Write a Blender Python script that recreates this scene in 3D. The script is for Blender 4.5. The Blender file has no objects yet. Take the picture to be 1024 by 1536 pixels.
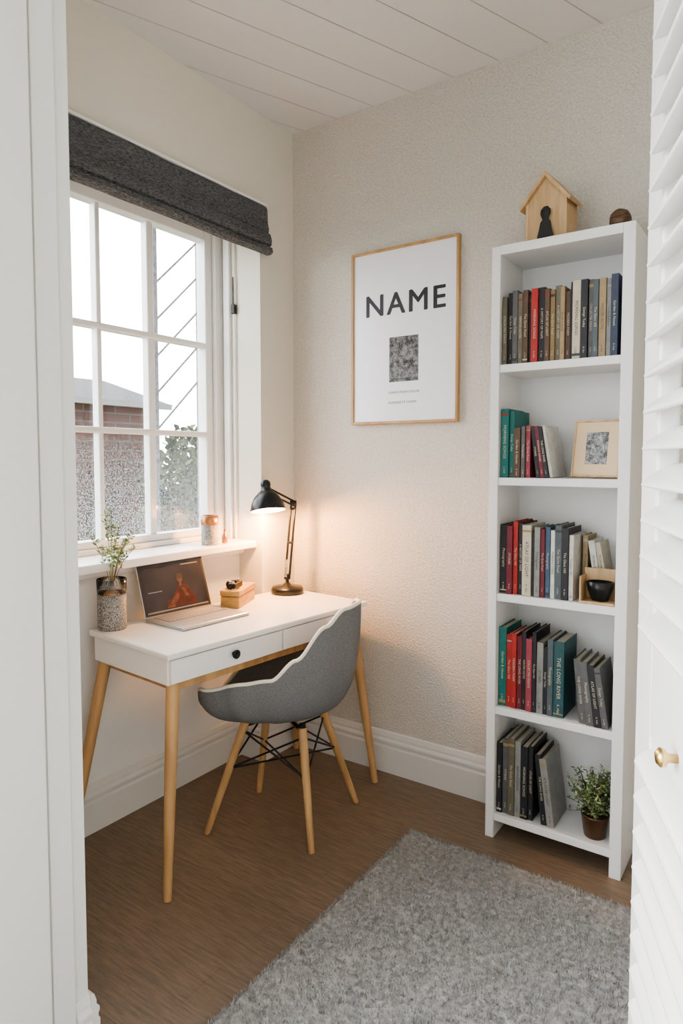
import bpy, bmesh, math, random
import numpy as np
from mathutils import Vector, Matrix, noise
random.seed(7); np.random.seed(7)
S = bpy.context.scene
R = math.radians

# ------------------------------------------------------------------ materials
def mat(name, col, rough=.5, metal=0., var=0., vscale=8., bump=0., bscale=100., stretch=(1,1,1), col2=None, spec=.5, trans=0., emis=None, estr=0., coat=0., bdist=.004):
    m = bpy.data.materials.new(name); m.use_nodes = True
    nt = m.node_tree; N = nt.nodes; L = nt.links
    p = N['Principled BSDF']
    p.inputs['Base Color'].default_value = (*col, 1)
    p.inputs['Roughness'].default_value = rough
    p.inputs['Metallic'].default_value = metal
    p.inputs['Specular IOR Level'].default_value = spec
    p.inputs['Transmission Weight'].default_value = trans
    p.inputs['Coat Weight'].default_value = coat
    if emis:
        p.inputs['Emission Color'].default_value = (*emis, 1); p.inputs['Emission Strength'].default_value = estr
    tc = N.new('ShaderNodeTexCoord'); mp = N.new('ShaderNodeMapping'); mp.inputs['Scale'].default_value = stretch
    L.new(tc.outputs['Object'], mp.inputs['Vector'])
    if var > 0 or col2:
        n = N.new('ShaderNodeTexNoise'); n.inputs['Scale'].default_value = vscale; n.inputs['Detail'].default_value = 5
        L.new(mp.outputs[0], n.inputs['Vector'])
        r = N.new('ShaderNodeValToRGB')
        c2 = col2 or tuple(max(0, c*(1-var)) for c in col)
        r.color_ramp.elements[0].position = .35; r.color_ramp.elements[1].position = .65
        r.color_ramp.elements[0].color = (*c2, 1); r.color_ramp.elements[1].color = (*col, 1)
        L.new(n.outputs[0], r.inputs[0]); L.new(r.outputs[0], p.inputs['Base Color'])
    if bump > 0:
        n2 = N.new('ShaderNodeTexNoise'); n2.inputs['Scale'].default_value = bscale; n2.inputs['Detail'].default_value = 3
        L.new(mp.outputs[0], n2.inputs['Vector'])
        b = N.new('ShaderNodeBump'); b.inputs['Strength'].default_value = bump; b.inputs['Distance'].default_value = bdist
        L.new(n2.outputs[0], b.inputs['Height']); L.new(b.outputs[0], p.inputs['Normal'])
    return m

def math_node(N, L, op, a, b=None):
    n = N.new('ShaderNodeMath'); n.operation = op
    for i, x in enumerate((a, b)):
        if x is None: continue
        if isinstance(x, (int, float)): n.inputs[i].default_value = x
        else: L.new(x, n.inputs[i])
    return n.outputs[0]

M_white = mat('white_paint', (.78,.78,.77), .35, bump=.05, bscale=60)
M_trim = mat('trim_paint', (.67,.665,.64), .38)
M_wallL = mat('cream_paint', (.70,.665,.585), .8, bump=.08, bscale=150)
M_desk = mat('white_lacquer', (.84,.84,.83), .25)
M_oak = mat('oak', (.54,.335,.155), .45, col2=(.38,.225,.10), vscale=9, stretch=(3,3,.35), bump=.08, bscale=60)
M_oakl = mat('light_pine', (.62,.44,.25), .55, col2=(.47,.31,.16), vscale=12, stretch=(4,1,.6))
M_boxw = mat('honey_wood', (.58,.35,.13), .5, col2=(.42,.23,.08), vscale=14, stretch=(1,1,4))
M_black = mat('black_metal', (.015,.015,.016), .28, metal=.3)
M_blackm = mat('matt_black', (.02,.02,.02), .6)
M_brass = mat('brass', (.7,.5,.22), .3, metal=1)
M_copper = mat('copper', (.50,.24,.11), .35, metal=.8, var=.4, vscale=50)
M_felt = mat('grey_felt', (.24,.243,.246), .95, col2=(.14,.143,.147), vscale=420, bump=.5, bscale=420, spec=.1)
M_cream = mat('cream_edge', (.80,.77,.66), .5)
M_inner = mat('inner_shell', (.28,.28,.275), .9, var=.3, vscale=300)
M_page = mat('book_pages', (.58,.52,.41), .8, var=.25, vscale=200, stretch=(6,1,1))
M_paper = mat('poster_paper', (.80,.81,.86), .22)
M_ink = mat('ink', (.02,.02,.025), .5)
M_ink2 = mat('grey_ink', (.25,.25,.27), .6)
M_alu = mat('silver_aluminium', (.50,.50,.50), .35, metal=.7)
M_keys = mat('laptop_keys', (.16,.16,.165), .5)
M_leaf = mat('leaf_green', (.13,.20,.07), .6, col2=(.05,.09,.03), vscale=40)
M_leaf2 = mat('pale_sprig', (.40,.47,.25), .6, col2=(.22,.30,.12), vscale=60)
M_stem = mat('stem', (.17,.12,.06), .7)

M_wallB = mat('textured_wallpaper', (.655,.62,.56), .70, col2=(.565,.535,.475), vscale=115, bump=1.0, bscale=125, bdist=.006)
def speckle(name, a, b, sc, lo=.45, hi=.55, detail=None):
    m = mat(name, a, .6, col2=b, vscale=sc)
    for n in m.node_tree.nodes:
        if n.type == 'VALTORGB': n.color_ramp.elements[0].position = lo; n.color_ramp.elements[1].position = hi
        if n.type == 'TEX_NOISE' and detail: n.inputs['Detail'].default_value = detail; n.inputs['Roughness'].default_value = .9
    return m
M_art = speckle('photographic_print', (.30,.30,.30), (.012,.012,.012), 50, .44, .58, 10)
M_art2 = speckle('small_print', (.50,.50,.50), (.06,.07,.08), 60, .44,.58, 8)
M_weave = speckle('woven_grey', (.40,.39,.37), (.10,.10,.10), 320)

M_blind = speckle('charcoal_woven_fabric', (.160,.163,.17), (.026,.027,.030), 260, .35, .65)
for n in M_blind.node_tree.nodes:
    if n.type == 'MAPPING': n.inputs['Scale'].default_value = (1, .3, 2.0)
M_blind.node_tree.nodes['Principled BSDF'].inputs['Roughness'].default_value = .95

def floor_mat():
    m = mat('wood_floor', (.2,.13,.08), .45); nt = m.node_tree; N = nt.nodes; L = nt.links; p = N['Principled BSDF']
    tc = N.new('ShaderNodeTexCoord')
    br = N.new('ShaderNodeTexBrick'); br.inputs['Scale'].default_value = 1; br.inputs['Brick Width'].default_value = 1.1
    br.inputs['Row Height'].default_value = .13; br.inputs['Mortar Size'].default_value = .0008; br.offset = .37
    br.inputs['Color1'].default_value = (.215,.162,.115,1); br.inputs['Color2'].default_value = (.195,.146,.104,1)
    br.inputs['Mortar'].default_value = (.15,.11,.075,1)
    L.new(tc.outputs['Object'], br.inputs['Vector'])
    mp = N.new('ShaderNodeMapping'); mp.inputs['Scale'].default_value = (2.2, 26, 1); L.new(tc.outputs['Object'], mp.inputs[0])
    n = N.new('ShaderNodeTexNoise'); n.inputs['Scale'].default_value = 4.5; n.inputs['Detail'].default_value = 9; n.inputs['Roughness'].default_value = .75
    L.new(mp.outputs[0], n.inputs['Vector'])
    r = N.new('ShaderNodeValToRGB'); r.color_ramp.elements[0].position = .32; r.color_ramp.elements[1].position = .68
    r.color_ramp.elements[0].color = (.60,.59,.58,1); r.color_ramp.elements[1].color = (1.28,1.26,1.24,1)
    L.new(n.outputs[0], r.inputs[0])
    mx = N.new('ShaderNodeMix'); mx.data_type = 'RGBA'; mx.blend_type = 'MULTIPLY'; mx.inputs[0].default_value = 1
    L.new(br.outputs['Color'], mx.inputs[6]); L.new(r.outputs[0], mx.inputs[7]); L.new(mx.outputs[2], p.inputs['Base Color'])
    b = N.new('ShaderNodeBump'); b.inputs['Strength'].default_value = .3; b.inputs['Distance'].default_value = .002
    L.new(n.outputs[0], b.inputs['Height']); L.new(b.outputs[0], p.inputs['Normal'])
    return m
M_floor = floor_mat()

def ceil_mat():
    m = mat('plank_ceiling', (.68,.68,.675), .6); nt = m.node_tree; N = nt.nodes; L = nt.links; p = N['Principled BSDF']
    tc = N.new('ShaderNodeTexCoord'); sx = N.new('ShaderNodeSeparateXYZ'); L.new(tc.outputs['Object'], sx.inputs[0])
    a = R(21)
    d = math_node(N, L, 'SUBTRACT', math_node(N, L, 'MULTIPLY', sx.outputs[0], math.cos(a)), math_node(N, L, 'MULTIPLY', sx.outputs[1], math.sin(a)))
    f = math_node(N, L, 'FRACT', math_node(N, L, 'ADD', math_node(N, L, 'DIVIDE', d, .165), 100.15))
    q = math_node(N, L, 'ABSOLUTE', math_node(N, L, 'SUBTRACT', f, .5))
    g = math_node(N, L, 'MINIMUM', math_node(N, L, 'DIVIDE', q, .016), 1.0)
    r = N.new('ShaderNodeValToRGB'); r.color_ramp.elements[0].color = (.44,.44,.43,1); r.color_ramp.elements[1].color = (.68,.68,.675,1)
    L.new(g, r.inputs[0]); L.new(r.outputs[0], p.inputs['Base Color'])
    b = N.new('ShaderNodeBump'); b.inputs['Strength'].default_value = .7; b.inputs['Distance'].default_value = .005
    L.new(g, b.inputs['Height']); L.new(b.outputs[0], p.inputs['Normal'])
    return m
M_ceil = ceil_mat()

def glass_mat():
    m = bpy.data.materials.new('window_glass'); m.use_nodes = True; nt = m.node_tree; N = nt.nodes; L = nt.links
    for n in list(N):
        if n.type != 'OUTPUT_MATERIAL': N.remove(n)
    out = [n for n in N if n.type == 'OUTPUT_MATERIAL'][0]
    t = N.new('ShaderNodeBsdfTransparent'); g = N.new('ShaderNodeBsdfGlossy'); g.inputs['Roughness'].default_value = .05
    tr = N.new('ShaderNodeBsdfTranslucent'); tr.inputs['Color'].default_value = (.8,.82,.84,1)
    m1 = N.new('ShaderNodeMixShader'); m1.inputs[0].default_value = .05; L.new(t.outputs[0], m1.inputs[1]); L.new(g.outputs[0], m1.inputs[2])
    tc = N.new('ShaderNodeTexCoord'); n = N.new('ShaderNodeTexNoise'); n.inputs['Scale'].default_value = 230; n.inputs['Detail'].default_value = 3
    L.new(tc.outputs['Object'], n.inputs['Vector'])
    sx = N.new('ShaderNodeSeparateXYZ'); L.new(tc.outputs['Object'], sx.inputs[0])
    mr = N.new('ShaderNodeMapRange'); mr.inputs['From Min'].default_value = 1.5; mr.inputs['From Max'].default_value = 1.05
    mr.inputs['To Min'].default_value = .0; mr.inputs['To Max'].default_value = .24; L.new(sx.outputs[2], mr.inputs[0])
    r = N.new('ShaderNodeValToRGB'); r.color_ramp.elements[0].position = .48; r.color_ramp.elements[1].position = .62; L.new(n.outputs[0], r.inputs[0])
    f = math_node(N, L, 'MULTIPLY', r.outputs[0], mr.outputs[0])
    m2 = N.new('ShaderNodeMixShader'); L.new(f, m2.inputs[0]); L.new(m1.outputs[0], m2.inputs[1]); L.new(tr.outputs[0], m2.inputs[2])
    L.new(m2.outputs[0], out.inputs[0])
    return m
M_glass = glass_mat()
def clear_mat():
    m = bpy.data.materials.new('clear_glass'); m.use_nodes = True; nt = m.node_tree; N = nt.nodes; L = nt.links
    for n in list(N):
        if n.type != 'OUTPUT_MATERIAL': N.remove(n)
    out = [n for n in N if n.type == 'OUTPUT_MATERIAL'][0]
    t = N.new('ShaderNodeBsdfTransparent'); t.inputs[0].default_value = (.93,.95,.95,1)
    g = N.new('ShaderNodeBsdfGlossy'); g.inputs['Roughness'].default_value = .04
    fr = N.new('ShaderNodeLayerWeight'); fr.inputs[0].default_value = .35
    m1 = N.new('ShaderNodeMixShader'); L.new(fr.outputs['Fresnel'], m1.inputs[0]); L.new(t.outputs[0], m1.inputs[1]); L.new(g.outputs[0], m1.inputs[2])
    L.new(m1.outputs[0], out.inputs[0]); return m
M_clear = clear_mat()

_bk = {}
def bookmat(col):
    k = tuple(col)
    if k in _bk: return _bk[k]
    m = bpy.data.materials.new('book_cover'); m.use_nodes = True; nt = m.node_tree; N = nt.nodes; L = nt.links; p = N['Principled BSDF']
    p.inputs['Roughness'].default_value = .5; p.inputs['Base Color'].default_value = (*col, 1)
    tc = N.new('ShaderNodeTexCoord'); n = N.new('ShaderNodeTexNoise'); n.inputs['Scale'].default_value = 40; n.inputs['Detail'].default_value = 6; L.new(tc.outputs['Object'], n.inputs['Vector'])
    mx = N.new('ShaderNodeMix'); mx.data_type = 'RGBA'; L.new(n.outputs[0], mx.inputs[0]); mx.inputs[6].default_value = (*[c*.7 for c in col], 1); mx.inputs[7].default_value = (*[min(1,c*1.3+.005) for c in col], 1)
    L.new(mx.outputs[2], p.inputs['Base Color']); _bk[k] = m
    return m

# ------------------------------------------------------------------ builder
class B:
    def __init__(s, name): s.name = name; s.v = []; s.f = []; s.mi = []; s.sm = []; s.mats = []
    def add(s, vs, fs, m, smooth=False, M=None):
        if m not in s.mats: s.mats.append(m)
        k = s.mats.index(m); o = len(s.v)
        for v in vs:
            v = Vector(v); s.v.append(tuple(M @ v) if M else tuple(v))
        for f in fs: s.f.append(tuple(i+o for i in f)); s.mi.append(k); s.sm.append(smooth)
    def bm(s, bm, m, smooth=False, M=None):
        bm.verts.index_update(); s.add([v.co.copy() for v in bm.verts], [[v.index for v in f.verts] for f in bm.faces], m, smooth, M); bm.free()
    def box(s, lo, hi, m, bev=0., M=None, seg=2):
        bm = bmesh.new(); bmesh.ops.create_cube(bm, size=1)
        lo = Vector(lo); hi = Vector(hi); d = hi-lo; c = (lo+hi)/2
        for v in bm.verts: v.co = Vector((v.co.x*d.x+c.x, v.co.y*d.y+c.y, v.co.z*d.z+c.z))
        if bev > 0: bmesh.ops.bevel(bm, geom=bm.edges[:], offset=bev, segments=seg, affect='EDGES', profile=.5)
        s.bm(bm, m, False, M)
    def tube(s, pts, rad, m, seg=12, M=None, cap=True):
        pts = [Vector(p) for p in pts]
        if not hasattr(rad, '__len__'): rad = [rad]*len(pts)
        vs = []; fs = []; prev = None
        for i, p in enumerate(pts):
            t = (pts[min(i+1, len(pts)-1)]-pts[max(i-1, 0)]).normalized()
            if prev is None:
                ref = Vector((0,0,1)) if abs(t.z) < .9 else Vector((1,0,0)); a = t.cross(ref).normalized()
            else: a = (prev - t*prev.dot(t)).normalized()
            prev = a; b = t.cross(a)
            for j in range(seg):
                q = 2*math.pi*j/seg; vs.append(p+(a*math.cos(q)+b*math.sin(q))*rad[i])
        for i in range(len(pts)-1):
            for j in range(seg):
                k = (j+1) % seg; fs.append((i*seg+j, i*seg+k, (i+1)*seg+k, (i+1)*seg+j))
        s.add(vs, fs, m, True, M)
        if cap: s.add(vs[:seg], [tuple(range(seg))], m, False, M); s.add(vs[-seg:], [tuple(range(seg))], m, False, M)
    def lathe(s, prof, m, seg=32, M=None, smooth=True):
        vs = []; fs = []
        for r, z in prof:
            for j in range(seg):
                q = 2*math.pi*j/seg; vs.append((r*math.cos(q), r*math.sin(q), z))
        for i in range(len(prof)-1):
            for j in range(seg):
                k = (j+1) % seg; fs.append((i*seg+j, i*seg+k, (i+1)*seg+k, (i+1)*seg+j))
        s.add(vs, fs, m, smooth, M)
    def prism(s, poly, y0, y1, m, M=None, axis='y', smooth=False):
        n = len(poly)
        mk = {'y': lambda a, b, t: (a, t, b), 'x': lambda a, b, t: (t, a, b), 'z': lambda a, b, t: (a, b, t)}[axis]
        vs = [mk(a, b, y0) for a, b in poly]+[mk(a, b, y1) for a, b in poly]
        s.add(vs, [(i, (i+1) % n, (i+1) % n+n, i+n) for i in range(n)], m, smooth, M)
        s.add(vs, [tuple(range(n)), tuple(range(2*n-1, n-1, -1))], m, False, M)
    def leaf(s, p, d, l, w, m):
        d = Vector(d).normalized(); a = d.cross(Vector((random.uniform(-1,1), random.uniform(-1,1), random.uniform(-1,1)))).normalized()
        p = Vector(p); s.add([p, p+d*l*.5+a*w*.5, p+d*l, p+d*l*.5-a*w*.5], [(0,1,2,3)], m)
    def text(s, txt, size, M, m, off=0., space=1., ext=.0004, cy=False):
        c = bpy.data.curves.new('t', 'FONT'); c.body = txt; c.size = size; c.align_x = 'CENTER'; c.extrude = ext; c.offset = off; c.space_character = space
        c.resolution_u = 3 if size < .02 else 12
        if cy: c.align_y = 'CENTER'
        o = bpy.data.objects.new('t', c); S.collection.objects.link(o)
        dg = bpy.context.evaluated_depsgraph_get(); me = o.evaluated_get(dg).to_mesh()
        s.add([v.co.copy() for v in me.vertices], [tuple(p.vertices) for p in me.polygons], m, False, M)
        bpy.data.objects.remove(o)
    def done(s, loc=None, recalc=True):
        me = bpy.data.meshes.new(s.name); me.from_pydata(s.v, [], s.f)
        for m in s.mats: me.materials.append(m)
        me.polygons.foreach_set('material_index', s.mi); me.polygons.foreach_set('use_smooth', s.sm)
        if recalc:
            bm = bmesh.new(); bm.from_mesh(me); bmesh.ops.recalc_face_normals(bm, faces=bm.faces[:]); bm.to_mesh(me); bm.free()
        me.update(); o = bpy.data.objects.new(s.name, me); S.collection.objects.link(o)
        return o
T = Matrix.Translation
def RZ(a): return Matrix.Rotation(R(a), 4, 'Z')
def RX(a): return Matrix.Rotation(R(a), 4, 'X')
def RY(a): return Matrix.Rotation(R(a), 4, 'Y')

# ------------------------------------------------------------------ room
H = 2.725
b = B('floor'); b.box((-.35,-3.0,-.1), (2.15,.12,0), M_floor); b.done()
b = B('ceiling'); b.box((-.35,-3.0,H), (2.15,.12,H+.1), M_ceil); b.done()
b = B('wall_back'); b.box((-.35,0,0), (2.15,.12,H), M_wallB); b.done()
b = B('wall_right'); b.box((2.05,-3.0,0), (2.15,0,H), M_wallL); b.done()
b = B('wall_left')
RT = 2.33; SZ = .955
b.box((-.35,-1.65,RT), (0,0,H), M_wallL)
b.box((-.35,-.22,0), (0,0,RT), M_wallL)
b.box((-.35,-1.65,0), (0,-1.27,RT), M_wallL)
b.box((-.35,-1.27,0), (-.13,-.22,SZ-.03), M_white)
b.done()
XE = .658
b = B('wall_front'); b.box((-.35,-1.66,0), (XE,-1.53,H), M_wallL)
b.box((XE-.005,-1.562,0), (XE+.002,-1.529,H), M_trim); b.done()
b = B('trim_1')
b.box((XE,-1.612,0), (XE+.012,-1.562,H), M_trim, .003)
b.box((XE,-1.622,0), (XE+.005,-1.612,H), M_trim)
b.box((XE,-1.76,0), (XE+.026,-1.622,H), M_trim, .004)
b.done()
def skirt(name, segs):
    b = B(name)
    prof = [(0,0),(.02,0),(.02,.105),(.016,.112),(.016,.118),(.019,.124),(.019,.132),(.012,.142),(.012,.15),(.007,.166),(0,.17)]
    for p0, p1 in segs:
        p0 = Vector((*p0,0)); p1 = Vector((*p1,0)); d = (p1-p0); L = d.length; d.normalize(); n = Vector((-d.y, d.x, 0))
        M = Matrix(((n.x, d.x, 0, p0.x), (n.y, d.y, 0, p0.y), (0,0,1,0), (0,0,0,1)))
        b.prism(prof, 0, L, M_trim, M)
    b.done()
skirt('baseboard_back', [((1.01,0),(.02,0)), ((2.03,0),(1.46,0))])
skirt('baseboard_left', [((-.13,-.24),(-.13,-1.27)), ((0,0),(0,-.22)), ((-.0,-.22),(-.13,-.22))])
skirt('baseboard_right', [((2.05,-2.9),(2.05,0))])
skirt('baseboard_front', [((.0,-1.53),(XE+.016,-1.53)), ((XE,-1.53),(XE,-1.562))])

# ------------------------------------------------------------------ window
b = B('window_1')
X0, X1 = -.30, -.235
ya, yb, za, zb = -1.27, -.22, SZ, RT
b.box((X0,yb-.045,za), (X1+.02,yb,zb), M_white, .004)
b.box((X0,ya,za), (X1+.02,ya+.045,zb), M_white, .004)
b.box((X0,ya+.045,zb-.05), (X1+.02,yb-.045,zb), M_white, .004)
b.box((X0,ya+.045,za), (X1+.02,yb-.045,za+.02), M_white, .004)
gy0, gy1, gz0, gz1 = ya+.045, yb-.045, za+.02, zb-.05
st = .04
b.box((X0+.01,gy1-st,gz0), (X1,gy1,gz1), M_white, .005); b.box((X0+.01,gy0,gz0), (X1,gy0+st,gz1), M_white, .005)
b.box((X0+.01,gy0+st,gz1-.05), (X1,gy1-st,gz1), M_white, .005); b.box((X0+.01,gy0+st,gz0), (X1,gy1-st,gz0+.028), M_white, .005)
for y in (-.59, -.825): 
    w = .016 if y == -.59 else .010
    b.box((X0+.02,y-w,gz0+.028), (X1-.008,y+w,gz1-.05), M_white, .004)
for z in (1.41, 1.79): b.box((X0+.018,gy0+st,z-.011), (X1-.004,gy1-st,z+.011), M_white, .004)
b.box((-.272,gy0+.01,gz0+.01), (-.268,gy1-.01,gz1-.01), M_glass)
b.box((-.20,-.235,SZ), (-.165,-.22,RT), M_white, .003)
b.tube([(-.14,-.228,SZ), (-.14,-.228,RT-.1)], .004, M_white, 8)
b.box((-.15,-.24,1.925), (-.13,-.221,1.965), M_blackm, .003)
b.tube([(-.14,-.236,1.955), (-.14,-.236,2.08)], .0025, M_blackm, 8)
b.done()
b = B('window_sill'); b.box((-.30,-1.27,SZ-.03), (-.025,-.222,SZ), M_white, .005)
b.box((-.13,-1.27,SZ-.06), (-.10,-.222,SZ-.03), M_white, .004); b.done()

# roman blind
b = B('roman_blind')
prof = [(.004,2.345),(.022,2.347),(.030,2.335),(.034,2.28),(.040,2.252),(.036,2.238),(.046,2.232),(.054,2.205),(.052,2.186),(.042,2.180),(.056,2.174),(.060,2.156),(.048,2.147),(.028,2.147),(.018,2.16),(.004,2.20)]
ny = 30; ys = [-1.30+(1.30-.205)*i/ny for i in range(ny+1)]
vs = []; fs = []
n = len(prof)
for i, y in enumerate(ys):
    for k, (x, z) in enumerate(prof):
        w = .003*noise.noise(Vector((y*5, z*9, 0))); vs.append((max(x+w,.003), y, z+w))
for i in range(ny):
    for k in range(n):
        l = (k+1) % n; fs.append((i*n+k, i*n+l, (i+1)*n+l, (i+1)*n+k))
fs.append(tuple(range(n))); fs.append(tuple(range(ny*n, ny*n+n)))
b.add(vs, fs, M_blind)
b.box((.001,-1.30,2.347), (.03,-.205,2.357), M_white, .002)
b.done()

# ------------------------------------------------------------------ desk
da_ = R(5.2)
dl = Vector((-math.sin(da_),-math.cos(da_),0)); dd = Vector((math.cos(da_),-math.sin(da_),0)); O = Vector((.016,-.062,0))
MD = Matrix(((dd.x, dl.x, 0, O.x), (dd.y, dl.y, 0, O.y), (0,0,1,0), (0,0,0,1)))
DL, DW, DZ = .955, .445, .73
b = B('writing_desk')
b.box((0,0,DZ-.02), (DW,DL,DZ), M_desk, .005, MD)
b.box((.015,.015,.628), (DW-.022,DL-.012,DZ-.02), M_desk, .002, MD)
b.box((DW-.022,.02,.634), (DW-.008,.470,DZ-.024), M_desk, .002, MD)
b.box((DW-.022,.476,.634), (DW-.008,DL-.016,DZ-.024), M_desk, .002, MD)
MK = MD @ T((DW-.008,.70,.675)) @ RY(90)
b.lathe([(0,.0),(.006,0),(.006,.010),(.014,.012),(.015,.018),(.012,.021),(.007,.0205),(.0065,.019),(0,.019)], M_black, 24, MK)
for x in (.03, DW-.05): b.box((x,.05,.604), (x+.022,DL-.05,.629), M_oak, .003, MD)
for y in (.05, DL-.06): b.box((.04,y,.604), (DW-.04,y+.022,.629), M_oak, .003, MD)
def w2(x, y): return MD @ Vector((x, y, 0))
feet = [((DW-.035,DL-.04),(.378,-1.075)), ((DW-.035,.05),(.505,-.115)), ((.035,DL-.04),(-.085,-1.09)), ((.04,.05),(.048,-.050))]
for (lx, ly), f in feet:
    t = w2(lx, ly); b.tube([(t.x,t.y,.629), (t.x*.5+f[0]*.5, t.y*.5+f[1]*.5, .315), (f[0],f[1],0.0)], [.021,.0175,.0125], M_oak, 20)
b.done()

# ------------------------------------------------------------------ chair
b = B('shell_chair')
cc = Vector((.385,-.54,0)); fa = R(18); F = Vector((-math.cos(fa),-math.sin(fa),0)); Sd = Vector((math.sin(fa),-math.cos(fa),0))
def interp(keys, x):
    for (a, va), (c, vc) in zip(keys, keys[1:]):
        if x <= c:
            t = (x-a)/(c-a); t = t*t*(3-2*t); return va+(vc-va)*t
    return keys[-1][1]
HK = [(0,.450),(18,.453),(50,.538),(78,.572),(100,.585),(122,.65),(145,.755),(163,.803),(180,.812)]
RK = [(0,.25),(30,.295),(48,.305),(68,.262),(90,.222),(120,.220),(150,.248),(180,.275)]
nph, nr = 120, 18
def shellpt(ph, s):
    d = abs(((ph+180) % 360)-180); Hh = interp(HK, d); RR = interp(RK, d)
    z0 = .407
    hr = RR*math.sin(s*math.pi/2)**.74; z = z0+(Hh-z0)*(s**2.7)
    if d < 45: z += .012*math.sin(s*math.pi)*(1-d/45)
    p = cc + F*(hr*math.cos(R(ph))) + Sd*(hr*math.sin(R(ph)))
    return Vector((p.x, p.y, z))
grid = [[shellpt(360*j/nph, max(i/nr,.02)) for j in range(nph)] for i in range(nr+1)]
def nrm(i, j):
    a = grid[min(i+1,nr)][j]-grid[max(i-1,0)][j]; c = grid[i][(j+1) % nph]-grid[i][(j-1) % nph]
    return a.cross(c).normalized()
inn = []; out = []
for i in range(nr+1):
    ri = []; ro = []
    for j in range(nph):
        n = nrm(i, j)
        ctr = Vector((cc.x, cc.y, .9)); 
        if n.dot(ctr-grid[i][j]) < 0: n = -n
        ri.append(grid[i][j]+n*.006); ro.append(grid[i][j]-n*.006)
    inn.append(ri); out.append(ro)
def gridfaces(g):
    vs = [p for r in g for p in r]; fs = []
    for i in range(nr):
        for j in range(nph):
            k = (j+1) % nph; fs.append((i*nph+j, i*nph+k, (i+1)*nph+k, (i+1)*nph+j))
    fs.append(tuple(range(nph))); return vs, fs
v_, f_ = gridfaces(inn); b.add(v_, f_, M_inner, True)
v_, f_ = gridfaces(out); b.add(v_, f_, M_felt, True)
rim = [grid[nr][j] for j in range(nph)]
vs = []; fs = []; seg = 8
for j in range(nph):
    p = rim[j]; t = (rim[(j+1) % nph]-rim[j-1]).normalized(); a = (inn[nr][j]-out[nr][j]).normalized(); c = t.cross(a)
    for q in range(seg):
        an = 2*math.pi*q/seg; vs.append(p+a*math.cos(an)*.0080+c*math.sin(an)*.0065)
for j in range(nph):
    k = (j+1) % nph
    for q in range(seg):
        r = (q+1) % seg; fs.append((j*seg+q, j*seg+r, k*seg+r, k*seg+q))
b.add(vs, fs, M_cream, True)
cf = [(.217,-.761,1,1),(.586,-.645,-1,1),(.529,-.29,-1,-1),(.172,-.44,1,-1)]
tops = []
for x, y, sf, ss in cf:
    t = cc+F*(.105*sf)+Sd*(.10*ss); t.z = .392; foot = Vector((x,y,0)); tops.append((t, foot))
    b.tube([foot, foot.lerp(t,.5), t], [.0105,.0135,.0155], M_oak, 18)
    hub = cc+F*(.05*sf)+Sd*(.05*ss); hub.z = .388
    b.tube([t+Vector((0,0,-.015)), hub], .007, M_black, 8)
    b.tube([t+Vector((0,0,-.01)), t+Vector((0,0,.014))], .012, M_black, 12)
for i in range(4):
    (t0, f0), (t1, f1) = tops[i], tops[(i+1) % 4]
    b.tube([t0.lerp(f0,.08), t1.lerp(f1,.42)], .0035, M_black, 8); b.tube([t1.lerp(f1,.08), t0.lerp(f0,.42)], .0035, M_black, 8)
for i in (0, 1):
    (t0, f0), (t1, f1) = tops[i], tops[i+2]
    b.tube([t0.lerp(f0,.42), t1.lerp(f1,.42)], .0035, M_black, 8)
b.done()

# ------------------------------------------------------------------ laptop
b = B('laptop')
ML = T((.006,-.685,DZ)) @ RZ(-4)
b.box((0,-.150,0), (.215,.150,.012), M_alu, .004, ML)
b.box((.02,-.128,.0115), (.115,.128,.0128), M_keys, 0, ML)
for r in range(5):
    for c in range(14):
        x = .023+r*.018; y = -.125+c*.0179
        b.box((x,y,.0125), (x+.0155,y+.0155,.0138), M_alu, .001, ML, 1)
b.box((.13,-.045,.0119), (.195,.045,.0124), mat('trackpad', (.42,.42,.42), .3, .5), 0, ML)
MS = ML @ T((.004,0,.010)) @ RY(-17)
b.box((-.006,-.150,0), (0,.150,.208), M_alu, .002, MS)
b.box((-.0003,-.147,.004), (.0006,.147,.205), M_blackm, 0, MS)
M_scr = mat('screen_dark', (.035,.03,.032), .25, col2=(.018,.016,.018), vscale=9, emis=(.25,.19,.18), estr=.03)
M_red = mat('screen_red', (.085,.010,.008), .4, col2=(.03,.006,.006), vscale=60)
M_skin = mat('screen_skin', (.17,.065,.04), .4, col2=(.06,.025,.018), vscale=60)
b.box((.0005,-.139,.012), (.001,.139,.196), M_scr, 0, MS)
def disc(b, cy, cz, ry, rz, m, M, x=.0014, rot=0, n=24):
    vs = []
    for i in range(n):
        a = 2*math.pi*i/n; u = ry*math.cos(a); v = rz*math.sin(a); vs.append((x, cy+u*math.cos(rot)-v*math.sin(rot), cz+u*math.sin(rot)+v*math.cos(rot)))
    b.add(vs, [tuple(range(n))], m, False, M)
def flat(b, pts, m, M, x=.0014): b.add([(x, p, q) for p, q in pts], [tuple(range(len(pts)))], m, False, M)
flat(b, [(-.050,.02),(.085,.02),(.080,.05),(.060,.088),(.040,.100),(.015,.100),(.000,.080),(-.02,.055),(-.048,.045)], M_red, MS)
flat(b, [(-.05,.022),(-.02,.02),(.012,.058),(.006,.072),(-.018,.052)], M_skin, MS, .0017)
flat(b, [(.042,.05),(.056,.055),(.034,.09),(.024,.086)], M_skin, MS, .0017)
disc(b, .024,.122,.012,.016, M_skin, MS, .0016); disc(b, .024,.131,.014,.010, M_blackm, MS, .0018); flat(b, [(.018,.096),(.030,.096),(.028,.112),(.020,.112)], M_skin, MS, .0015)
b.box((.001,-.12,.170), (.0013,-.06,.173), M_red, 0, MS); b.box((.001,.04,.172), (.0013,.12,.175), M_ink2, 0, MS)
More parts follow.
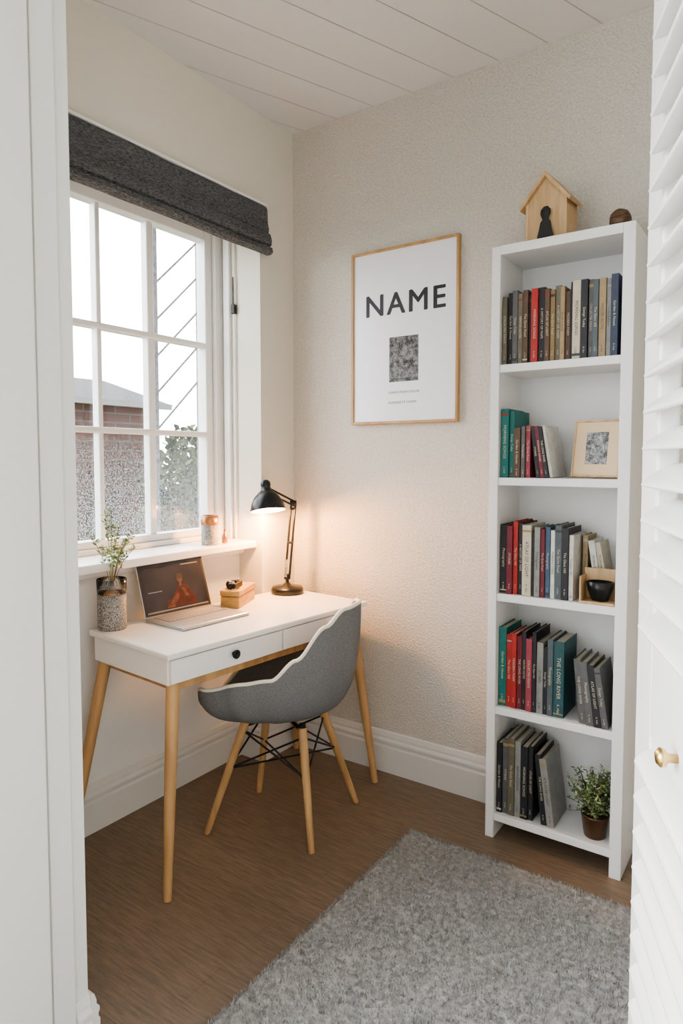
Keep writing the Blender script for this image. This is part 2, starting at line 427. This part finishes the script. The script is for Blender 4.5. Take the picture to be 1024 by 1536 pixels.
b.box((.001,-.12,.085), (.0013,-.06,.0875), M_ink2, 0, MS); b.box((.001,-.136,.012), (.0013,.136,.017), M_ink2, 0, MS)
b.done()

# ------------------------------------------------------------------ vase with sprigs
VX, VY = -.022, -.955
b = B('vase_with_sprigs')
MV = T((VX,VY,DZ))
b.lathe([(0,.002),(.045,.0),(.047,.004),(.047,.12),(.0445,.12),(.0445,.008),(0,.008)], M_weave, 32, MV)
b.lathe([(.0475,.118),(.049,.17),(.047,.171),(.0455,.118)], M_clear, 32, MV)
b.lathe([(0,.10),(.04,.105),(.043,.125),(.02,.135),(0,.132)], M_copper, 20, MV)
for i in range(12):
    a = random.uniform(0, 6.28); sp = random.uniform(.02,.085); h = random.uniform(.26,.42)
    p0 = Vector((VX,VY,DZ+.12)); p2 = Vector((VX+math.cos(a)*sp+.01, VY+math.sin(a)*sp, DZ+h)); p1 = p0.lerp(p2,.5)+Vector((0,0,.04))-Vector((math.cos(a),math.sin(a),0))*sp*.2
    pts = [p0*(1-t)**2+p1*2*t*(1-t)+p2*t*t for t in [k/8 for k in range(9)]]
    b.tube(pts, .0011, M_stem if i % 3 else M_leaf2, 5)
    for k in range(40):
        t = random.uniform(.4,1); q = p0*(1-t)**2+p1*2*t*(1-t)+p2*t*t
        d = Vector((random.uniform(-1,1), random.uniform(-1,1), random.uniform(-.1,1)))
        b.leaf(q, d, random.uniform(.012,.024), .006, random.choice([M_leaf2,M_leaf2,M_leaf2,M_leaf]))
b.done(recalc=False)

b = B('wooden_box')
MB = T((.055,-.425,DZ)) @ RZ(-66)
b.box((-.095,-.038,0), (.095,.038,.044), M_boxw, .003, MB); b.box((-.097,-.040,.046), (.097,.040,.068), M_boxw, .003, MB)
b.box((-.084,-.035,.043), (.084,.035,.047), M_blackm, 0, MB); b.done()
b = B('compact_camera')
MG = MB @ T((.03,0,.0685))
b.box((-.045,-.018,0), (.04,.014,.022), M_blackm, .003, MG); b.box((-.012,-.012,.022), (.014,.010,.030), M_black, .002, MG)
for x in (-.034,.03): b.tube([(x,0,.021),(x,0,.029)], .007, M_alu, 14, MG)
b.lathe([(0,0),(.013,0),(.013,.014),(.010,.018),(.008,.014),(0,.013)], M_black, 24, MG @ T((0,-.018,.012)) @ RX(90))
b.tube([(.042,0,.014),(.055,-.008,.008),(.062,.002,.003),(.05,.014,.003),(.02,.022,.003)], .002, M_black, 6, MG)
b.done()

b = B('candle_jar'); MJ = T((-.09,-.435,SZ))
b.lathe([(0,0),(.033,0),(.034,.004),(.034,.085),(.030,.085),(.030,.075),(0,.075)], M_weave, 32, MJ)
b.lathe([(.0345,.082),(.0355,.084),(.0355,.118),(.031,.120),(.030,.10),(0,.098)], M_copper, 32, MJ); b.done()
b = B('small_bottle'); b.lathe([(0,0),(.011,0),(.012,.003),(.012,.03),(.006,.04),(.006,.056),(0,.057)], M_copper, 20, T((-.075,-.365,SZ))); b.done()

# ------------------------------------------------------------------ desk lamp
b = B('desk_lamp')
LB = Vector((.088,-.158,DZ))
b.lathe([(0,0),(.066,0),(.069,.004),(.069,.02),(.064,.028),(.02,.033),(.012,.045),(0,.046)], M_black, 36, T(LB))
J0 = LB+Vector((0,0,.05)); J1 = Vector((.105,-.135,1.115)); HD = Vector((.075,-.270,1.165))
b.tube([LB+Vector((0,0,.03)), J0+Vector((0,0,.03))], .008, M_black, 12)
side = Vector((.823,.568,0))
for o in (-.009,.009): b.tube([J0+side*o+Vector((0,0,.01)), J1+side*o], .0050, M_black, 10)
for t in (.08,.5,.93):
    p = J0.lerp(J1,t); b.tube([p-side*.012, p+side*.012], .006, M_black, 10)
sp = [J0.lerp(J1,.06+.22*i/60)+Vector((math.cos(i*1.3)*.006, math.sin(i*1.3)*.006-.014, 0)) for i in range(61)]
b.tube(sp, .0012, M_alu, 5)
up = Vector((0,0,1))
for o in (.010,-.010): b.tube([J1+up*o, HD+up*(o+.012)], .0045, M_black, 10)
b.tube([J1-side*.014, J1+side*.014], .012, M_black, 16)
b.tube([HD+up*.03, HD+up*-.01], .009, M_black, 12)
MH = T(HD+Vector((0,0,-.035))) @ RY(-12) @ RX(-6)
shade = [(.072,-.040),(.0725,-.035),(.066,-.008),(.052,.018),(.034,.036),(.022,.045),(.019,.062),(.021,.064),(.021,.078),(.012,.088),(0,.089)]
b.lathe(shade, M_black, 40, MH)
b.lathe([(.070,-.040),(.064,-.009),(.050,.016),(.032,.034),(.0,.040)], mat('lamp_inner', (.8,.78,.72), .4), 40, MH)
M_bulb = mat('bulb', (1,.8,.5), .4, emis=(1,.62,.28), estr=25)
b.lathe([(0,-.028),(.014,-.024),(.02,-.010),(.016,.006),(.010,.02),(0,.022)], M_bulb, 20, MH)
b.done()
lt = bpy.data.lights.new('lamp_bulb_light', 'POINT'); lt.energy = 14.0; lt.color = (1,.46,.16); lt.shadow_soft_size = .02
lo = bpy.data.objects.new('lamp_bulb_light', lt); lo.location = MH @ Vector((0,0,-.040)); S.collection.objects.link(lo)

# ------------------------------------------------------------------ poster
b = B('framed_poster')
px0, px1, pz0, pz1 = .325, .808, 1.445, 2.145
w = .011
b.box((px0,-.022,pz0), (px0+w,-.001,pz1), M_oak, .002); b.box((px1-w,-.022,pz0), (px1,-.001,pz1), M_oak, .002)
b.box((px0+w,-.022,pz0), (px1-w,-.001,pz0+w), M_oak, .002); b.box((px0+w,-.022,pz1-w), (px1-w,-.001,pz1), M_oak, .002)
b.box((px0+w,-.014,pz0+w), (px1-w,-.003,pz1-w), M_paper)
def TM(x, z, k=0): return T((x,-.0148-k*.0002,z)) @ RX(90)
for k, (ox, oz) in enumerate([(0,0),(.0022,0),(-.0022,0),(.0011,.0013),(-.0011,-.0013)]):
    b.text('NAME', .122, TM(.571+ox,1.882+oz,k*.2), M_ink, 0, 1.18)
b.box((.505,-.0152,1.612), (.636,-.0138,1.79), M_art)
b.text('LOREM IPSUM DOLOR', .013, TM(.572,1.566), M_ink2, 0, 1.1); b.text('QUISQUE ET LOREM', .013, TM(.565,1.526), M_ink2, 0, 1.1)
b.done()

# ------------------------------------------------------------------ bookshelf
BX0, BX1, BY, BH = 1.018, 1.46, -.222, 2.0
BI = BX1-.035
SH = [.087,.461,.850,1.241,1.614]
b = B('bookshelf')
b.box((BX0,BY,0), (BX0+.03,-.003,BH), M_white, .002); b.box((BI,BY,0), (BX1,-.003,BH), M_white, .002)
for z in SH: b.box((BX0+.03,BY+.004,z-.026), (BI,-.008,z), M_white, .0015)
b.box((BX0+.03,BY,BH-.03), (BI,-.003,BH), M_white, .0015)
b.box((BX0+.03,-.010,.06), (BI,-.003,BH-.03), M_white)
b.done()

_lab = [mat('spine_label', c, .5) for c in [(.5,.46,.36),(.04,.04,.05),(.30,.23,.10),(.25,.035,.03),(.35,.35,.35)]]
M_tl_ = mat('spine_print_light', (.50,.46,.36), .5); M_td_ = mat('spine_print_dark', (.05,.045,.04), .5)
TIT = ['THE LONG RIVER','ATLAS OF LIGHT','COLLECTED ESSAYS','Garden & House','WINTER NOTES','The Glass Hill','A HISTORY OF MAPS','Design Today','MORNING SONGS','The Quiet Road','STORIES','Photography','MODERN FORM']
def book(b, M, t, h, d, col):
    m = bookmat(col); c = .002
    b.box((0,0,0), (c,d,h), m, 0, M); b.box((t-c,0,0), (t,d,h), m, 0, M)
    b.box((0,-.0015,0), (t,c,h), m, .0012, M, 1)
    b.box((c,c,.003), (t-c,d-.004,h-.004), M_page, 0, M)
    ink = M_tl_ if sum(col)/3 < .2 else M_td_
    if random.random() < .45:
        z = random.choice([.04,.9])*h; hh = h*random.uniform(.012,.04)
        b.box((.0008,-.0022,z), (t-.0008,-.001,min(z+hh,h*.97)), random.choice(_lab), 0, M)
    if t > .011:
        s = random.choice(TIT); sz = min(t*.62, h*.62/(len(s)*.62))
        if t > .018: sz = min(t*.5, sz*1.15)
        b.text(s, sz, M @ T((t/2,-.0017,h*.52)) @ RX(90) @ RZ(-90), ink, 0, 1.05, .0002, True)
        s2 = random.choice(['A. Hale','M. Orr','J. Lind','R. Voss'])
        b.text(s2, t*.33, M @ T((t/2,-.0017,h*.11)) @ RX(90) @ RZ(-90), ink, 0, 1, .0002, True)
K = dict(k=(.018,.018,.022), g=(.10,.10,.10), lg=(.24,.24,.23), ol=(.13,.115,.08), br=(.10,.06,.035), r=(.38,.03,.025), dr=(.16,.018,.03), tn=(.33,.24,.13),
         cr=(.52,.47,.36), go=(.25,.17,.07), bl=(.05,.10,.16), te=(.012,.15,.135), dt=(.02,.08,.09), w=(.60,.59,.55), db=(.03,.045,.08), pk=(.30,.05,.07), sl=(.08,.10,.11))
def row(name, z, specs, x=1.051, yf=-.205, sc=1):
    b = B(name)
    for sp in specs:
        t, h, k = sp[:3]; t *= sc; lean = sp[3] if len(sp) > 3 else 0; gap = sp[4] if len(sp) > 4 else 0; dpt = sp[5] if len(sp) > 5 else .145
        x += gap; y = yf+random.uniform(0,.012)
        if lean:
            th = R(lean); M = T((x,y,z+.0006)) @ RY(-lean)
            book(b, M, t, h, dpt, K[k]); x += t/math.cos(th)+.0008
        else:
            book(b, T((x,y,z+.0004)), t, h, dpt, K[k]); x += t+.0006
    return b.done(), x
row('books', SH[4], [(.016,.222,'ol'),(.018,.235,'k'),(.019,.238,'g'),(.016,.226,'ol'),(.018,.235,'br'),(.009,.22,'k'),(.023,.236,'r'),(.021,.238,'k'),(.017,.23,'br'),(.016,.225,'go'),(.018,.236,'ol'),(.014,.23,'tn'),(.016,.215,'br'),(.006,.24,'k'),(.026,.243,'cr'),(.022,.242,'k'),(.015,.24,'g'),(.017,.236,'sl'),(.022,.238,'tn'),(.014,.235,'lg'),(.022,.245,'db')], sc=.955)
row('books', SH[3], [(.026,.228,'te'),(.016,.222,'te'),(.022,.165,'br'),(.013,.168,'g',0,.002),(.016,.17,'pk',0),(.013,.165,'k',7,.022),(.013,.168,'dr',8,0),(.014,.166,'k',9,0),(.010,.17,'w',10,0)])
row('books', SH[2], [(.024,.232,'k'),(.020,.23,'dr'),(.016,.245,'r'),(.015,.24,'k'),(.030,.235,'cr'),(.010,.215,'k'),(.018,.23,'lg'),(.014,.225,'dr'),(.016,.232,'bl'),(.014,.222,'w'),(.022,.24,'sl'),(.022,.232,'k'),(.014,.21,'w')])
row('books', SH[1], [(.026,.27,'te'),(.018,.25,'r'),(.017,.255,'r'),(.017,.248,'dr'),(.014,.268,'k'),(.020,.245,'pk'),(.013,.27,'k'),(.022,.238,'lg'),(.014,.225,'k'),(.018,.255,'sl'),(.034,.25,'dt')])
row('books', SH[0], [(.018,.245,'k'),(.020,.262,'g'),(.022,.268,'ol'),(.020,.262,'lg'),(.024,.25,'k'),(.016,.255,'k'),(.020,.235,'k',6,.03),(.024,.225,'lg',8,0)])
row('books', SH[1], [(.022,.205,'g',6,0),(.024,.20,'g',7,0),(.022,.195,'k',8,0),(.020,.19,'g',9,0)], x=1.322, yf=-.212)
row('books', SH[2], [(.016,.205,'tn',0,0,.11),(.020,.19,'w',9,.03,.11),(.018,.185,'cr',10,0,.11)], x=1.302, yf=-.130)

b = B('picture_frame'); MF = T((1.343,-.165,SH[3]+.0036)) @ RZ(-6) @ RX(-12)
M_tan = mat('tan_card', (.72,.56,.36), .6)
b.box((-.075,-.006,0), (-.069,.006,.185), M_oakl, .0015, MF); b.box((.069,-.006,0), (.075,.006,.185), M_oakl, .0015, MF)
b.box((-.069,-.006,0), (.069,.006,.006), M_oakl, .0015, MF); b.box((-.069,-.006,.179), (.069,.006,.185), M_oakl, .0015, MF)
b.box((-.070,-.002,.005), (.070,.004,.180), M_tan, 0, MF); b.box((-.034,-.0032,.042), (.034,-.0018,.146), M_art2, 0, MF)
b.done()

b = B('wooden_tray_with_bowl')
z = SH[2]; tx = 1.368
b.box((tx-.052,-.212,z), (tx+.052,-.142,z+.008), M_oakl, .002); b.box((tx-.052,-.148,z), (tx+.052,-.142,z+.105), M_oakl, .002)
b.box((tx-.052,-.212,z+.008), (tx-.046,-.148,z+.085), M_oakl, .002)
b.lathe([(0,0),(.018,0),(.022,.006),(.030,.03),(.034,.052),(.031,.053),(.027,.032),(.014,.012),(0,.011)], M_black, 32, T((tx+.004,-.182,z+.0085)) @ Matrix.Diagonal((1.25,.92,1.15,1)))
b.done()

b = B('potted_plant'); PX, PY, z = 1.367, -.16, SH[0]
b.lathe([(0,0),(.032,0),(.034,.004),(.043,.068),(.044,.074),(.039,.074),(.037,.06),(0,.058)], mat('dark_copper_pot', (.10,.055,.03), .3, .5), 32, T((PX,PY,z)))
for i in range(95):
    a = random.uniform(0,6.28); el = random.uniform(.1,1.45); l = random.uniform(.09,.19)
    d = Vector((math.cos(a)*math.cos(el)*.72, math.sin(a)*math.cos(el)*.5, math.sin(el)))
    p0 = Vector((PX,PY,z+.055)); p1 = p0+d*l; p1.x = min(max(p1.x,1.275),1.405); p1.y = min(p1.y,-.03)
    if p1.z < z+.06: p1.z = z+.07
    b.tube([p0,p0.lerp(p1,.5)+Vector((0,0,.012)),p1], .001, M_stem, 4)
    for k in range(20):
        q = p0.lerp(p1, random.uniform(.3,1)); q.z += .008
        b.leaf(q, (random.uniform(-1,1),random.uniform(-1,1),random.uniform(-.3,1)), random.uniform(.010,.02), .006, random.choice([M_leaf,M_leaf,M_leaf2]))
b.done(recalc=False)

b = B('wooden_birdhouse'); MBH = T((1.182,-.135,BH)) @ RZ(-6)
for s_ in (-1,1): b.box((s_*.064-.005,-.038,.004), (s_*.064+.005,.048,.138), M_oakl, .001, MBH)
b.box((-.070,-.062,0), (.070,.052,.008), M_oakl, .001, MBH)
b.prism([(-.060,.008),(.060,.008),(.060,.138),(0,.205),(-.060,.138)], .03, .04, M_oakl, MBH)
b.prism([(-.060,.008),(.060,.008),(.060,.138),(0,.205),(-.060,.138)], -.036, -.028, M_oakl, MBH)
for s_ in (-1,1):
    b.prism([(0,.222),(s_*.086,.122),(s_*.082,.112),(0,.206)], -.052, .055, M_oakl, MBH)
b.done()
b = B('black_figurine'); MFG = MBH @ T((.004,-.049,.0085)) @ Matrix.Diagonal((1,.42,1,1))
b.lathe([(0,0),(.026,0),(.027,.005),(.021,.03),(.017,.052),(.010,.060),(.013,.068),(.017,.078),(.016,.090),(.008,.100),(0,.101)], M_blackm, 24, MFG)
b.done()
b = B('wooden_ornament'); bm = bmesh.new(); bmesh.ops.create_icosphere(bm, subdivisions=3, radius=1)
for v in bm.verts:
    c = v.co; n_ = 1+.12*noise.noise(c*1.5); v.co = Vector((c.x*.033*n_, c.y*.03*n_, max(c.z,-.7)*.036*n_*(1-.15*c.x)+.03))
mz = min(v.co.z for v in bm.verts)
for v in bm.verts: v.co.z -= mz
b.bm(bm, mat('dark_brown_wood', (.15,.08,.04), .5, var=.7, vscale=30, stretch=(1,1,5)), True, T((1.402,-.15,BH))); b.done()

# ------------------------------------------------------------------ rug
b = B('shag_rug'); M_rug = mat('grey_shag', (.46,.455,.445), .95, col2=(.32,.315,.305), vscale=70, spec=.05)
rx0, rx1, ry0, ry1 = .80, 1.98, -2.15, -.352
nx, ny_ = 170, 250; vs = []; fs = []
for j in range(ny_+1):
    for i in range(nx+1):
        x = rx0+(rx1-rx0)*i/nx; y = ry0+(ry1-ry0)*j/ny_
        e = min(i, nx-i, j, ny_-j); zz = (.011+.004*noise.noise(Vector((x*60,y*60,0)))+.0015*noise.noise(Vector((x*14,y*14,3)))) if e > 0 else .001
        if e == 0: x += .003*noise.noise(Vector((x*70,y*70,9)))
        vs.append((x, y, max(zz,.001)))
for j in range(ny_):
    for i in range(nx): a = j*(nx+1)+i; fs.append((a, a+1, a+nx+2, a+nx+1))
b.add(vs, fs, M_rug, True)
NB = 200000
P = np.random.rand(NB,2)*[rx1-rx0+.004, ry1-ry0+.004]+[rx0-.002, ry0-.002]
A = np.random.rand(NB)*6.283; h = .008+.006*np.random.rand(NB); tl = .006*np.random.rand(NB); TA = np.random.rand(NB)*6.283
w_ = .0018+.0014*np.random.rand(NB)
V = np.zeros((NB,3,3)); V[:,0,0] = P[:,0]-np.cos(A)*w_; V[:,0,1] = P[:,1]-np.sin(A)*w_; V[:,1,0] = P[:,0]+np.cos(A)*w_; V[:,1,1] = P[:,1]+np.sin(A)*w_
V[:,0,2] = V[:,1,2] = .005; V[:,2,0] = P[:,0]+np.cos(TA)*tl; V[:,2,1] = P[:,1]+np.sin(TA)*tl; V[:,2,2] = .006+h
o = len(b.v); b.v.extend(map(tuple, V.reshape(-1,3).tolist())); F_ = (np.arange(NB*3).reshape(-1,3)+o).tolist()
b.f.extend(map(tuple, F_)); b.mi.extend([0]*NB); b.sm.extend([False]*NB)
b.done(recalc=False)

# ------------------------------------------------------------------ louvred door
b = B('door_1')
def leaf_panel(b, M, L=.52, HT=2.25):
    th = .016; sw = .105; z00 = .035
    b.box((0,-th,z00), (sw,th,HT), M_white, .004, M); b.box((L-sw,-th,z00), (L,th,HT), M_white, .004, M)
    for z0, z1 in ((z00,.13),(.87,1.03),(HT-.12,HT)): b.box((sw,-th,z0), (L-sw,th,z1), M_white, .003, M)
    ell = [(.032*math.cos(2*math.pi*i/20), .0085*math.sin(2*math.pi*i/20)) for i in range(20)]
    for z0, z1 in ((.13,.87),(1.03,HT-.12)):
        n = int((z1-z0)/.054)
        for k in range(n):
            zc = z0+.027+(z1-z0-.054)*k/(n-1)
            b.prism(ell, sw-.002, L-sw+.002, M_white, M @ T((0,-.010,zc)) @ RX(32), 'x', True)
da = 21.6
E0 = Vector((1.668,-1.125,0)); dv = Vector((math.sin(R(da)), -math.cos(R(da)), 0))
ang = math.degrees(math.atan2(dv.y, dv.x))
MDoor = T(E0) @ RZ(ang)
leaf_panel(b, MDoor)
MKn = MDoor @ T((.262,-.016,.905)) @ RX(90)
b.lathe([(0,0),(.006,0),(.006,.012),(.012,.016),(.013,.022),(.008,.027),(0,.028)], M_brass, 24, MKn)
b.done()

# ------------------------------------------------------------------ exterior
b = B('garden_ground'); b.box((-16,-12,-.6), (-.5,16,-.5), mat('grass', (.10,.14,.05), .9, var=.5, vscale=2)); b.done()
def brick():
    m = mat('brick_wall', (.4,.2,.15), .85); nt = m.node_tree; N = nt.nodes; L = nt.links; p = N['Principled BSDF']
    tc = N.new('ShaderNodeTexCoord')
    sx = N.new('ShaderNodeSeparateXYZ'); cb = N.new('ShaderNodeCombineXYZ'); L.new(tc.outputs['Object'], sx.inputs[0]); L.new(math_node(N, L, 'ADD', sx.outputs[1], sx.outputs[0]), cb.inputs[0]); L.new(sx.outputs[2], cb.inputs[1])
    br = N.new('ShaderNodeTexBrick'); br.inputs['Scale'].default_value = 1; br.inputs['Brick Width'].default_value = .5; br.inputs['Row Height'].default_value = .13; br.inputs['Mortar Size'].default_value = .012
    br.inputs['Color1'].default_value = (.30,.115,.08,1); br.inputs['Color2'].default_value = (.19,.08,.06,1); br.inputs['Mortar'].default_value = (.28,.23,.21,1)
    L.new(cb.outputs[0], br.inputs['Vector']); L.new(br.outputs[0], p.inputs['Base Color']); return m
M_brick = brick()
M_slate = mat('slate_roof', (.06,.06,.068), .7, var=.5, vscale=10)
b = B('neighbouring_house')
b.box((-9,-4,-.5), (-6,4.25,2.12), M_brick)
b.add([(-5.8,-4.2,2.1),(-5.8,4.4,2.1),(-9.2,4.4,2.1),(-9.2,-4.2,2.1),(-7.2,-4.2,2.55),(-7.2,4.2,2.55)], [(0,1,5,4),(1,2,5),(2,3,4,5),(3,0,4),(0,1,2,3)], M_slate)
b.box((-5.88,-4.1,2.04), (-5.80,4.35,2.12), M_white)
b.box((-7.6,1.5,2.3), (-7.1,2.1,2.95), M_brick)
for y in (-2.5,-.8,1.0):
    b.box((-6.0,y,.5), (-5.97,y+.9,1.6), M_white); 
    for k in range(2): b.box((-5.975,y+.06+k*.42,.56), (-5.965,y+.42+k*.42,1.54), M_blackm)
b.done()
b = B('garden_fence'); M_fen = mat('weathered_boards', (.24,.14,.10), .85, var=.4, vscale=6, stretch=(1,8,1))
for k in range(46): b.box((-5.2,-4+k*.15,-.5), (-5.17,-4+k*.15+.14,.9+.01*random.random()), M_fen)
b.box((-5.16,-4,.7), (-5.12,2.9,.78), M_fen); b.box((-5.16,-4,-.1), (-5.12,2.9,-.02), M_fen); b.done()
b = B('garden_tree')
b.tube([(-4.2,3.4,-.5),(-4.15,3.45,.8),(-4.2,3.5,1.6)], [.12,.08,.04], M_stem, 10)
M_tl = mat('tree_leaves', (.19,.25,.09), .7, col2=(.04,.07,.02), vscale=3)
for i in range(13000):
    a = Vector((random.gauss(0,1), random.gauss(0,1), random.gauss(0,1))).normalized()*random.random()**.4
    c = random.choice([(-4.2,3.5,1.05,.8),(-4.0,4.4,1.0,.9),(-3.9,3.0,.4,.7),(-3.6,2.9,.0,.6),(-4.5,5.4,1.1,1.0)])
    p = Vector((c[0]+a.x*c[3], c[1]+a.y*c[3], c[2]+a.z*c[3]*.85)); p.z = max(p.z,-.4); b.leaf(p, (random.uniform(-1,1),random.uniform(-1,1),random.uniform(-.3,1)), .12, .07, M_tl)
b.done(recalc=False)
b = B('garden_trellis'); M_tr = mat('weathered_steel', (.25,.25,.26), .6, var=.5, vscale=60)
for y in (-.02,.29): b.box((-.92,y-.012,-.5), (-.896,y+.012,2.6), M_tr)
for k in range(5):
    z0 = 1.45+k*.19; b.tube([(-.908,-.02,z0),(-.908,.29,z0+.30)], .006, M_tr, 8)
b.done()

# ------------------------------------------------------------------ world
W = bpy.data.worlds.new('overcast_sky'); S.world = W; W.use_nodes = True; N = W.node_tree.nodes; L = W.node_tree.links
bg = N['Background']; tc = N.new('ShaderNodeTexCoord'); sx = N.new('ShaderNodeSeparateXYZ'); L.new(tc.outputs['Generated'], sx.inputs[0])
mr = N.new('ShaderNodeMapRange'); mr.interpolation_type = 'SMOOTHSTEP'; mr.inputs['From Min'].default_value = -.05; mr.inputs['From Max'].default_value = -.5
mr.inputs['To Min'].default_value = .75; mr.inputs['To Max'].default_value = 7.0; L.new(sx.outputs[0], mr.inputs[0]); L.new(mr.outputs[0], bg.inputs['Strength'])
bg.inputs['Color'].default_value = (.93,.963,1,1)

# ------------------------------------------------------------------ camera
cam = bpy.data.cameras.new('camera'); co = bpy.data.objects.new('camera', cam); S.collection.objects.link(co)
co.location = (1.866,-2.326,1.3); co.rotation_euler = (R(90-3.2), 0, R(34.6))
cam.sensor_fit = 'VERTICAL'; cam.sensor_height = 36; cam.lens = 987/1536*36; cam.clip_start = .02; cam.shift_y = -.015
S.camera = co
S.view_settings.view_transform = 'AgX'; S.view_settings.look = 'AgX - Medium High Contrast'; S.view_settings.exposure = 0.75
